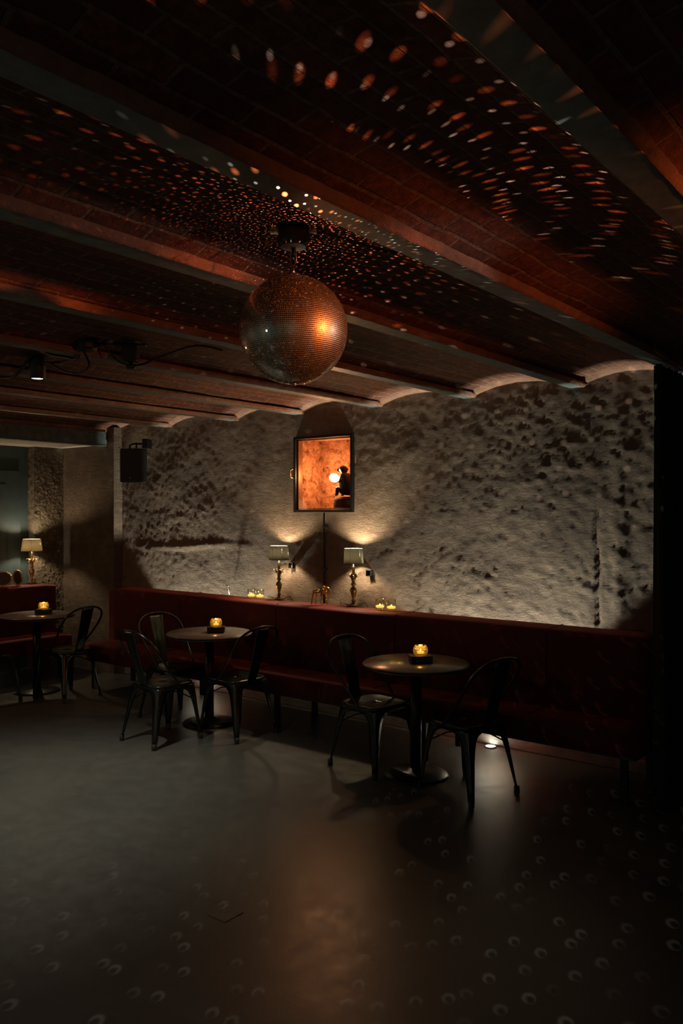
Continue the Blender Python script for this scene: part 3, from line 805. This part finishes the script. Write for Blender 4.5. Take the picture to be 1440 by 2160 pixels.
# ------------------------------------------------------------------ chairs
def chair_proto():
    """faces +y, origin on the floor under the seat centre"""
    t = thing('metal_chair', '', 'chair', (0, 0, 0), 0, 'dark metal bistro chairs')
    bm = bmesh.new(); n = 32
    def sq(r, z, p=5.0): return [bm.verts.new((r*math.copysign(abs(math.cos(a))**(2/p), math.cos(a)), r*math.copysign(abs(math.sin(a))**(2/p), math.sin(a)), z)) for a in (2*PI*i/n for i in range(n))]
    R_ = [sq(.176, .405), sq(.180, .432), sq(.180, .444), sq(.174, .450), sq(.164, .449), sq(.150, .444), sq(.05, .442), sq(.012, .441)]
    for a, b in zip(R_, R_[1:]):
        for i in range(n):
            f = bm.faces.new((a[i], a[(i+1) % n], b[(i+1) % n], b[i])); f.smooth = True
    s = obj('seat', bm, M_chair, t); md = s.modifiers.new('t', 'SOLIDIFY'); md.thickness = .003; md.offset = -1
    zs = [.430, .412, .402, .392, .375, .350, .31, .25, .17, .09, .02]
    ws = [.168, .160, .125, .098, .078, .066, .056, .047, .040, .033, .028]
    for sx in (-1, 1):
        for sy in (-1, 1):
            bm = bmesh.new(); rows = []
            for z, w in zip(zs, ws):
                k = 1-(z/.43); cx_ = .172+.045*k; cyy = .172+(.045 if sy > 0 else .075)*k
                rows.append([bm.verts.new(p) for p in ((sx*(cx_-w), sy*cyy, z), (sx*(cx_-w*.5), sy*(cyy+.002), z), (sx*(cx_-.012), sy*cyy, z), (sx*cx_, sy*(cyy-.012), z), (sx*(cx_+.002), sy*(cyy-w*.5), z), (sx*cx_, sy*(cyy-w), z))])
            for a, b in zip(rows, rows[1:]):
                for i in range(5):
                    f = bm.faces.new((a[i], a[i+1], b[i+1], b[i])); f.smooth = True
            L = obj('leg', bm, M_chair, t); md = L.modifiers.new('t', 'SOLIDIFY'); md.thickness = .004
            bm = bmesh.new(); bx_ = sx*(.172+.043-.012); by_ = sy*(.172+(.043 if sy > 0 else .072)-.012)
            lathe(bm, [(0, 0), (.017, 0), (.018, .004), (.018, .045), (0, .046)], 12, c=(bx_, by_, 0)); obj('rubber_foot', bm, M_rubber, L)
    P = catmull([(.176, .03, .43), (.183, -.03, .50), (.200, -.12, .60), (.215, -.205, .71), (.195, -.262, .795), (.115, -.30, .850), (0, -.312, .866),
                 (-.115, -.30, .850), (-.195, -.262, .795), (-.215, -.205, .71), (-.200, -.12, .60), (-.183, -.03, .50), (-.176, .03, .43)], 5)
    bm = bmesh.new(); tube(bm, P, .0095, 8); obj('back_hoop', bm, M_chair, t)
    bm = bmesh.new(); rows = []
    for k in range(13):
        q = k/12; z = .43+.43*q; y = -.172-.138*q**.9; w = .046+.022*q
        em = .005 if .15 < q < .86 else 0
        rows.append([bm.verts.new((x, y-yy, z)) for x, yy in ((-w, .0), (-w*.8, .006), (-w*.45, .006-em), (0, .007-em*1.2), (w*.45, .006-em), (w*.8, .006), (w, 0))])
    for a, b in zip(rows, rows[1:]):
        for i in range(6):
            f = bm.faces.new((a[i], a[i+1], b[i+1], b[i])); f.smooth = True
    o = obj('back_splat', bm, M_chair, t); md = o.modifiers.new('t', 'SOLIDIFY'); md.thickness = .003
    bm = bmesh.new()
    for sx in (-1, 1):
        tube(bm, [(sx*.19, .17, .30), (sx*.10, .07, .365), (0, 0, .375)], .005, 6); tube(bm, [(sx*.19, -.18, .30), (sx*.10, -.07, .365), (0, 0, .375)], .005, 6)
    obj('cross_brace', bm, M_chair, t)
    return t
ch = chair_proto()
R_ = math.radians
chairs = [((-5.41, 4.62, 0), -90-7, 'dark metal chair with hoop back on the left side of the middle table'),
          ((-4.66, 4.60, 0), 90-3, 'dark metal chair on the right side of the middle table, silhouetted against the red seat'),
          ((-4.98, 4.13, 0), -3, 'dark metal chair at the near side of the middle table, back to the camera'),
          ((-3.30, 4.58, 0), -90-9, 'dark metal chair on the left side of the nearest round table'),
          ((-2.57, 4.55, 0), 90-14, 'dark metal chair at the far right, floor uplight glinting behind its legs'),
          ((-6.86, 4.53, 0), 90+4, 'dark metal chair on the right side of the farthest table, before the corner wall'),
          ((-7.20, 3.93, 0), 3, 'dark metal chair cut off by the left edge beside the farthest table')]
for i, (loc, rz, lab) in enumerate(chairs):
    if i == 0: ch.location = loc; ch.rotation_euler = (0, 0, R_(rz)); ch['label'] = lab
    else: dup(ch, loc, R_(rz), lab)

# ------------------------------------------------------------------ tables
def table_proto():
    t = thing('round_table', '', 'table', (0, 0, 0), 0, 'round pedestal tables')
    bm = bmesh.new(); lathe(bm, [(0, .722), (.335, .722), (.347, .726), (.350, .733), (.350, .744), (.346, .748), (0, .748)], 72); obj('tabletop', bm, M_tabletop, t)
    bm = bmesh.new(); tube(bm, [(.351*math.cos(2*PI*i/64), .351*math.sin(2*PI*i/64), .736) for i in range(64)], .006, 6, True); obj('edge_band', bm, M_blacksteel, t)
    bm = bmesh.new(); lathe(bm, [(0, .0), (.215, 0), (.218, .006), (.205, .016), (.14, .028), (.06, .036), (.045, .05), (0, .05)], 48); obj('base_plate', bm, M_blacksteel, t)
    bm = bmesh.new(); lathe(bm, [(.038, .03), (.038, .705), (0, .705)], 28); obj('column', bm, M_blacksteel, t)
    bm = bmesh.new(); box(bm, -.19, .19, -.02, .02, .700, .724); box(bm, -.02, .02, -.19, .19, .700, .724); obj('top_bracket', bm, M_blacksteel, t)
    return t
tb = table_proto()
TB = [((-5.07, 4.69, 0), 'round pedestal table in the middle with a votive candle, ringed by three chairs'),
      ((-2.98, 4.60, 0), 'nearest round pedestal table, between two chairs, amber glow on its top'),
      ((-7.27, 4.47, 0), 'farthest round pedestal table near the alcove banquette at the left')]
for i, (loc, lab) in enumerate(TB):
    if i == 0: tb.location = loc; tb['label'] = lab
    else: dup(tb, loc, .3*i, lab)
# black holder with cut glass votive on each table
def votive_proto():
    t = thing('votive_candle', '', 'candle', (0, 0, 0), 0, 'cut glass votives on the tables')
    bm = bmesh.new(); seg = 36; rows = []
    for j in range(13):
        q = j/12; z = .066*q; r = .030+.018*math.sin(PI*(.12+.80*q))
        rows.append([bm.verts.new(((r+.0032*(math.cos(9*a+q*13)*math.cos(9*a-q*13)))*math.cos(a), (r+.0032*(math.cos(9*a+q*13)*math.cos(9*a-q*13)))*math.sin(a), z)) for a in (2*PI*i/seg for i in range(seg))])
    rows.append([bm.verts.new((.031*math.cos(2*PI*i/seg), .031*math.sin(2*PI*i/seg), .064)) for i in range(seg)])
    rows.append([bm.verts.new((.027*math.cos(2*PI*i/seg), .027*math.sin(2*PI*i/seg), .010)) for i in range(seg)])
    for a, b in zip(rows, rows[1:]):
        for i in range(seg):
            bm.faces.new((a[i], a[(i+1) % seg], b[(i+1) % seg], b[i]))
    bm.faces.new(list(reversed(rows[0])))
    obj('cut_glass', bm, M_votive, t)
    bm = bmesh.new(); lathe(bm, [(0, .011), (.022, .011), (.022, .024), (0, .025)], 18); obj('tealight', bm, M_glowwax, t)
    bm = bmesh.new(); lathe(bm, [(0, .025), (.004, .028), (.005, .032), (.003, .038), (0, .043)], 10); obj('flame', bm, M_flame, t)
    return t
vp = votive_proto(); cb = None
cand = [(455, 1332, 'middle'), (892, 1392, 'nearest'), (90, 1296, 'farthest')]
for i, ((tx, ty, _), (dx, dy), nm) in enumerate(zip([q[0] for q in TB], [(.05, .03), (.03, .01), (.02, .06)], ['middle', 'nearest', 'farthest'])):
    bm = bmesh.new(); box(bm, -.072, .072, -.052, .052, .006, .05); box(bm, -.065, .065, -.045, .045, 0, .008)
    hb = obj('black_holder', bm, M_plastic, bevel=.004); hb.location = (tx+dx, ty+dy, .748); hb.rotation_euler = (0, 0, YAW+.1)
    tag(hb, 'low black box under the votive candle on the %s round table' % nm, 'holder', 'black boxes under the votives')
    loc = (tx+dx, ty+dy, .798); lab = 'glowing cut glass votive candle on the %s round table' % nm
    if i == 0: vp.location = loc; vp['label'] = lab
    else: dup(vp, loc, i, lab)
    light('votive_light', 'POINT', (loc[0], loc[1], loc[2]+.062), .35, (1.0, .55, .14), .012)

# ------------------------------------------------------------------ mirror ball
rig = thing('mirror_ball', 'large mirrored disco ball hanging from the ceiling, glowing orange on its right side', 'disco ball', BALL)
P_ = 0.0345      # angular pitch of the facets
bm = bmesh.new(); nrow = int(PI/P_); rr = random.Random(3)
for j in range(nrow):
    lat = -PI/2+(j+.5)*PI/nrow; nc = max(3, round(2*PI*math.cos(lat)/P_)); off = rr.random()
    for i in range(nc):
        lon = 2*PI*(i+off*0)/nc
        n_ = Vector((math.cos(lat)*math.cos(lon), math.cos(lat)*math.sin(lon), math.sin(lat)))
        e = Vector((-math.sin(lon), math.cos(lon), 0)); u_ = n_.cross(e)
        hw_ = .5*BR*2*PI*math.cos(lat)/nc*.83; hh_ = .5*BR*PI/nrow*.83
        t1 = rr.gauss(0, .018); t2 = rr.gauss(0, .018)
        c = n_*BR
        vs = []
        for a, b in ((-1, -1), (1, -1), (1, 1), (-1, 1)):
            vs.append(bm.verts.new(c+e*a*hw_+u_*b*hh_+n_*(a*hw_*t1+b*hh_*t2)))
        if hw_ > .0006: bm.faces.new(vs)
bmesh.ops.recalc_face_normals(bm, faces=bm.faces)
for f in bm.faces:
    if f.normal.dot(f.calc_center_median()) < 0: f.normal_flip()
tiles = obj('mirror_tiles', bm, M_mirror, rig, recalc=False)
bm = bmesh.new(); bmesh.ops.create_uvsphere(bm, u_segments=96, v_segments=64, radius=BR-.0012)
for f in bm.faces: f.smooth = True
core = obj('core', bm, M_grout, rig)
bm = bmesh.new(); lathe(bm, [(0, BR+.006), (.026, BR+.005), (.030, BR-.003), (0, BR-.004)], 20); lathe(bm, [(0, -BR-.004), (.012, -BR-.002), (.014, -BR+.002)], 16)
lathe(bm, [(0, BR+.005), (.004, BR+.006), (.004, BR+.03), (0, BR+.031)], 8)
obj('cap', bm, M_silver, rig)
bm = bmesh.new()
tube(bm, [(0, 0, BR+.03), (-.014, 0, BR+.052), (-.010, 0, BR+.10), (0, 0, BR+.115), (.010, 0, BR+.10), (.014, 0, BR+.052)], .0018, 6, True)
tube(bm, [(-.045+.012*math.cos(a*PI/6), 0, BR+.008+.012*math.sin(a*PI/6)) for a in range(12)], .002, 6, True)
obj('hanging_wire', bm, M_wire, rig)
mot = thing('ball_motor', 'black round motor fixed to the vault above the mirror ball', 'motor', (BALL.x, BALL.y, 0))
zc = vault_z(BALL.x)
bm = bmesh.new(); lathe(bm, [(0, zc+.01), (.052, zc+.01), (.052, zc-.055), (.046, zc-.068), (0, zc-.068)], 32); obj('housing', bm, M_plastic, mot)
bm = bmesh.new(); lathe(bm, [(0, zc-.0675), (.043, zc-.068), (.043, zc-.071), (0, zc-.0715)], 28); obj('cover_plate', bm, simple('grey_cover', (.28, .27, .24), .5), mot)
bm = bmesh.new(); lathe(bm, [(0, zc-.070), (.006, zc-.070), (.006, zc-.105), (0, zc-.106)], 10)
obj('drive_shaft', bm, M_blacksteel, mot)
for s in (-1, 1):
    bm = bmesh.new(); box(bm, s*.066-.016, s*.066+.016, -.012, .012, zc-.022, zc+.012)
    ear = obj('mounting_lug', bm, M_silver, mot, bevel=.003); ear.rotation_euler = (0, 0, YAW)
# motor cable runs over the vault towards the next beam
bm = bmesh.new()
def onv(x, y, d=.012): return (x, y, vault_z(x)-d)
tube(bm, catmull([onv(-1.85, 2.17, .02), onv(-1.82, 2.22, .012), onv(-1.77, 2.32, .02), onv(-1.70, 2.42, .03), onv(-1.64, 2.48, .02), onv(-1.585, 2.60, .012)], 6), .006, 8)
tag(obj('motor_cable', bm, M_plastic), 'black cable lying on the bricks from the ball motor to the orange-lit beam', 'cable')

# lamp added inside the mirror ball imitates its reflections, patterned like the facets
gl = light('ball_reflection_lamp', 'POINT', BALL, 1, (1, 1, 1), 0.0)
gl.data.use_nodes = True; nt = gl.data.node_tree; nt.nodes.clear(); E.nt = nt
tc = nt.nodes.new('ShaderNodeTexCoord'); sp = nt.nodes.new('ShaderNodeSeparateXYZ'); nt.links.new(tc.outputs['Normal'], sp.inputs[0])
dx, dy, dz = (E(sp.outputs[i]) for i in range(3))
def pattern(L, p, size, soft, ring=0, seed=0, jit=.22, lo=.15, pw=2.2):
    nx, ny, nz = dx+L.x, dy+L.y, dz+L.z
    ln = E.m('SQRT', nx*nx+ny*ny+nz*nz); nx, ny, nz = nx/ln, ny/ln, nz/ln
    lat = E.m('ARCSINE', nz); r = E.m('FLOOR', lat/p); fv = lat/p-r-.5
    latc = (r+.5)*p; ncol = E.m('ROUND', E.m('COSINE', latc)*(2*PI/p))
    cc = (E.m('ARCTAN2', ny, nx)*(1/(2*PI))+.5)*ncol; cf = E.m('FLOOR', cc); fu = cc-cf-.5
    cx_ = nt.nodes.new('ShaderNodeCombineXYZ'); nt.links.new(r.s, cx_.inputs[0]); nt.links.new(cf.s, cx_.inputs[1]); cx_.inputs[2].default_value = seed
    wn = nt.nodes.new('ShaderNodeTexWhiteNoise'); wn.noise_dimensions = '3D'; nt.links.new(cx_.outputs[0], wn.inputs['Vector'])
    s2 = nt.nodes.new('ShaderNodeSeparateColor'); nt.links.new(wn.outputs['Color'], s2.inputs[0])
    j1, j2, j3 = (E(s2.outputs[i]) for i in range(3))
    fu = fu-(j1-.5)*jit*2; fv = fv-(j2-.5)*jit*2
    d = E.m('SQRT', fu*fu+fv*fv)
    if ring: d = E.m('ABSOLUTE', d-ring)+E.m('MAXIMUM', fv*.35+.02, 0)
    k = E.m('SUBTRACT', size, d)
    k = E.m('DIVIDE', k, soft, clamp=True)
    nl = E.m('MAXIMUM', nx*L.x+ny*L.y+nz*L.z, 0)
    return k*E.m('MAXIMUM', j3*(1-lo)+lo, 0)*E.m('POWER', nl, pw)
pa = pattern(LA, .0345, .21, .20, 0, 1, .15, -.1, 3.0)
pb = pattern(LB, .0345, .125, .07, 0, 2, .15, -.1, 3.0)
LC = Vector((.35, -.60, .08)).normalized()
pc = pattern(LC, .0345, .11, .16, .17, 5, .25, -.35, .7)
pc = E.m('MAXIMUM', pc, 0)
cmb = nt.nodes.new('ShaderNodeCombineColor')
down = E.m('DIVIDE', -.35-dz, .1, clamp=True)
upo = E.m('DIVIDE', dz-.02, .2, clamp=True)
upb = E.m('DIVIDE', dz+.30, .2, clamp=True)
cl = nt.nodes.new('ShaderNodeTexNoise'); cl.inputs['Scale'].default_value = 2.6; cl.inputs['Detail'].default_value = 2
nt.links.new(tc.outputs['Normal'], cl.inputs['Vector'])
clump = E.m('DIVIDE', E(cl.outputs[0])-.36, .22, clamp=True)*.9+.1
pa = pa*clump; pb = pb*(clump*.7+.3)
pa = pa*upo; pb = pb*upb*(upo*.25+.75)
KA, KB, KC = 31.0, 27.0, 4.2
rC = pa*(1.0*KA)+pb*(1.0*KB); gC = pa*(.20*KA)+pb*(.80*KB); bC = pa*(.05*KA)+pb*(.62*KB)
upm = (1.0-down)*(1+E.m('DIVIDE', dz-.45, .4, clamp=True)*1.2)
ringm = pc*down*KC
rC = rC*upm+ringm; gC = gC*upm+ringm*.86; bC = bC*upm+ringm*.68
for s_, i in ((rC, 0), (gC, 1), (bC, 2)): nt.links.new(s_.s, cmb.inputs[i])
em = nt.nodes.new('ShaderNodeEmission'); nt.links.new(cmb.outputs[0], em.inputs[0])
lf = nt.nodes.new('ShaderNodeLightFalloff'); lf.inputs['Strength'].default_value = 1.0; lf.inputs['Smooth'].default_value = 0
nt.links.new(lf.outputs['Linear'], em.inputs[1])
ou = nt.nodes.new('ShaderNodeOutputLight'); nt.links.new(em.outputs[0], ou.inputs[0])
gl.data.energy = 9.0
bc = bpy.data.collections.new('ball_not_blocking_lamp')
for o in (tiles, core): bc.objects.link(o)
gl.light_linking.blocker_collection = bc
for co in bc.collection_objects: co.light_linking.link_state = 'EXCLUDE'

# ------------------------------------------------------------------ ceiling fixtures
t = thing('ceiling_downlight', 'black cylindrical spotlight under the ceiling at the left, its lens lit white', 'spotlight', (DOWN[0], DOWN[1], 0))
zc = vault_z(DOWN[0])
bm = bmesh.new(); lathe(bm, [(0, zc+.01), (.048, zc+.01), (.050, zc-.002), (.050, 2.572), (.046, 2.568), (.040, 2.574)], 32); obj('housing', bm, M_plastic, t)
bm = bmesh.new(); lathe(bm, [(0, 2.5735), (.034, 2.5735), (.034, 2.5755), (0, 2.576)], 28); obj('lens', bm, M_lensdown, t)
jx, jy = -3.895, 2.69; zc = 2.690
def wp(a, b, y):     # point on the plane y seen at image position a, b
    x = px(a, y); Z = -.617*x+.787*y
    return (x, y, CH+(1081-b)*Z/1735)
t = thing('junction_box', 'black junction box with cable entries on the ceiling right of the lit spotlight', 'box', (0, 0, 0))
bm = bmesh.new(); lathe(bm, [(0, zc+.035), (.062, zc+.035), (.064, zc-.045), (.056, zc-.058), (0, zc-.060)], 10, c=(jx, jy, 0)); obj('housing', bm, M_plastic, t, bevel=.002)
bm = bmesh.new()
tube(bm, [(jx-.055, jy, zc-.02), (jx-.085, jy-.005, zc-.024)], .012, 8); tube(bm, [(jx+.03, jy+.05, zc-.02), (jx+.05, jy+.075, zc-.022)], .012, 8); obj('cable_gland', bm, M_plastic, t)
bm = bmesh.new()
tube(bm, catmull([(-5.52, 2.72, 2.64), (-5.2, 2.76, 2.645), (-4.95, 2.79, 2.604), (-4.77, 2.79, 2.602), wp(75, 742, 2.78), wp(110, 750, 2.76), (-4.12, 2.73, 2.625), (-4.05, 2.72, 2.606), (-3.97, 2.70, 2.612), (jx-.055, jy, zc-.024)], 8), .010, 8)
tag(obj('feed_cable', bm, M_plastic), 'thick black cable sagging along the ceiling from the left edge to the junction box', 'cable')
bm = bmesh.new()
tube(bm, catmull([(DOWN[0]+.047, DOWN[1], 2.655), wp(112, 766, 2.80), wp(135, 763, 2.76), wp(160, 757, 2.72), (jx-.01, jy-.02, zc-.055), wp(186, 762, 2.66), wp(186, 776, 2.66), wp(170, 787, 2.68), wp(145, 787, 2.70), wp(120, 776, 2.74), wp(106, 768, 2.79), (DOWN[0]+.047, DOWN[1]-.012, 2.665)], 8), .006, 8)
tag(obj('looped_cable', bm, M_plastic), 'thin black cable looping down between the lit spotlight and the junction box', 'cable')
fx_, fy_ = -3.80, 2.92; zc = vault_z(fx_)
t = thing('ceiling_fixture', 'unlit square black fixture under the ceiling, left of the mirror ball', 'spotlight', (fx_, fy_, 0), YAW)
bm = bmesh.new(); box(bm, -.09, .09, -.03, .03, zc-.030, zc-.014); obj('mounting_plate', bm, M_plastic, t, bevel=.003)
bm = bmesh.new(); box(bm, -.044, .044, -.044, .044, zc-.115, zc-.02); box(bm, -.02, .02, -.03, .03, zc-.03, zc+.02); obj('housing', bm, M_plastic, t, bevel=.006)
bm = bmesh.new(); lathe(bm, [(0, zc-.112), (.012, zc-.112), (.012, zc-.13), (.028, zc-.132), (.026, zc-.155), (0, zc-.156)], 14); obj('sensor_head', bm, M_plastic, t)
bm = bmesh.new()
tube(bm, catmull([(jx+.05, jy+.075, zc-.02), (-3.84, 2.82, 2.62), (-3.84, 2.90, 2.585), (-3.80, 2.985, 2.585), (-3.66, 3.0, 2.61), (-3.4, 3.03, 2.65), (-3.2, 3.05, 2.607)], 8), .006, 8)
tag(obj('link_cable', bm, M_plastic), 'thin black cable running from the junction box past the square fixture along the beam', 'cable')

# ------------------------------------------------------------------ floor uplights and hatch
labs = ['recessed round floor uplight glowing white behind the legs of the right chair', 'recessed round floor uplight hidden behind the middle table']
for (ux, uy, s), lab in zip(UPL, labs):
    t = thing('floor_uplight', lab, 'floor light', (ux, uy, 0))
    bm = bmesh.new(); lathe(bm, [(.034, .002), (.046, .001), (.048, .006), (.036, .009), (.034, .006)], 32); obj('bezel', bm, M_silver, t)
    bm = bmesh.new(); lathe(bm, [(0, .004), (.034, .004), (.034, .006), (0, .007)], 28); obj('lens', bm, M_lens, t)
bm = bmesh.new(); box(bm, -.055, .055, -.055, .055, 0, .003)
o = obj('floor_hatch', bm, simple('floor_plate', (.12, .12, .115), .4, .2, .3, 20, .1), bevel=.001); o.location = (-2.60, 2.50, 0); o.rotation_euler = (0, 0, 0)
tag(o, 'small square metal cover plate set in the concrete floor', 'cover plate')
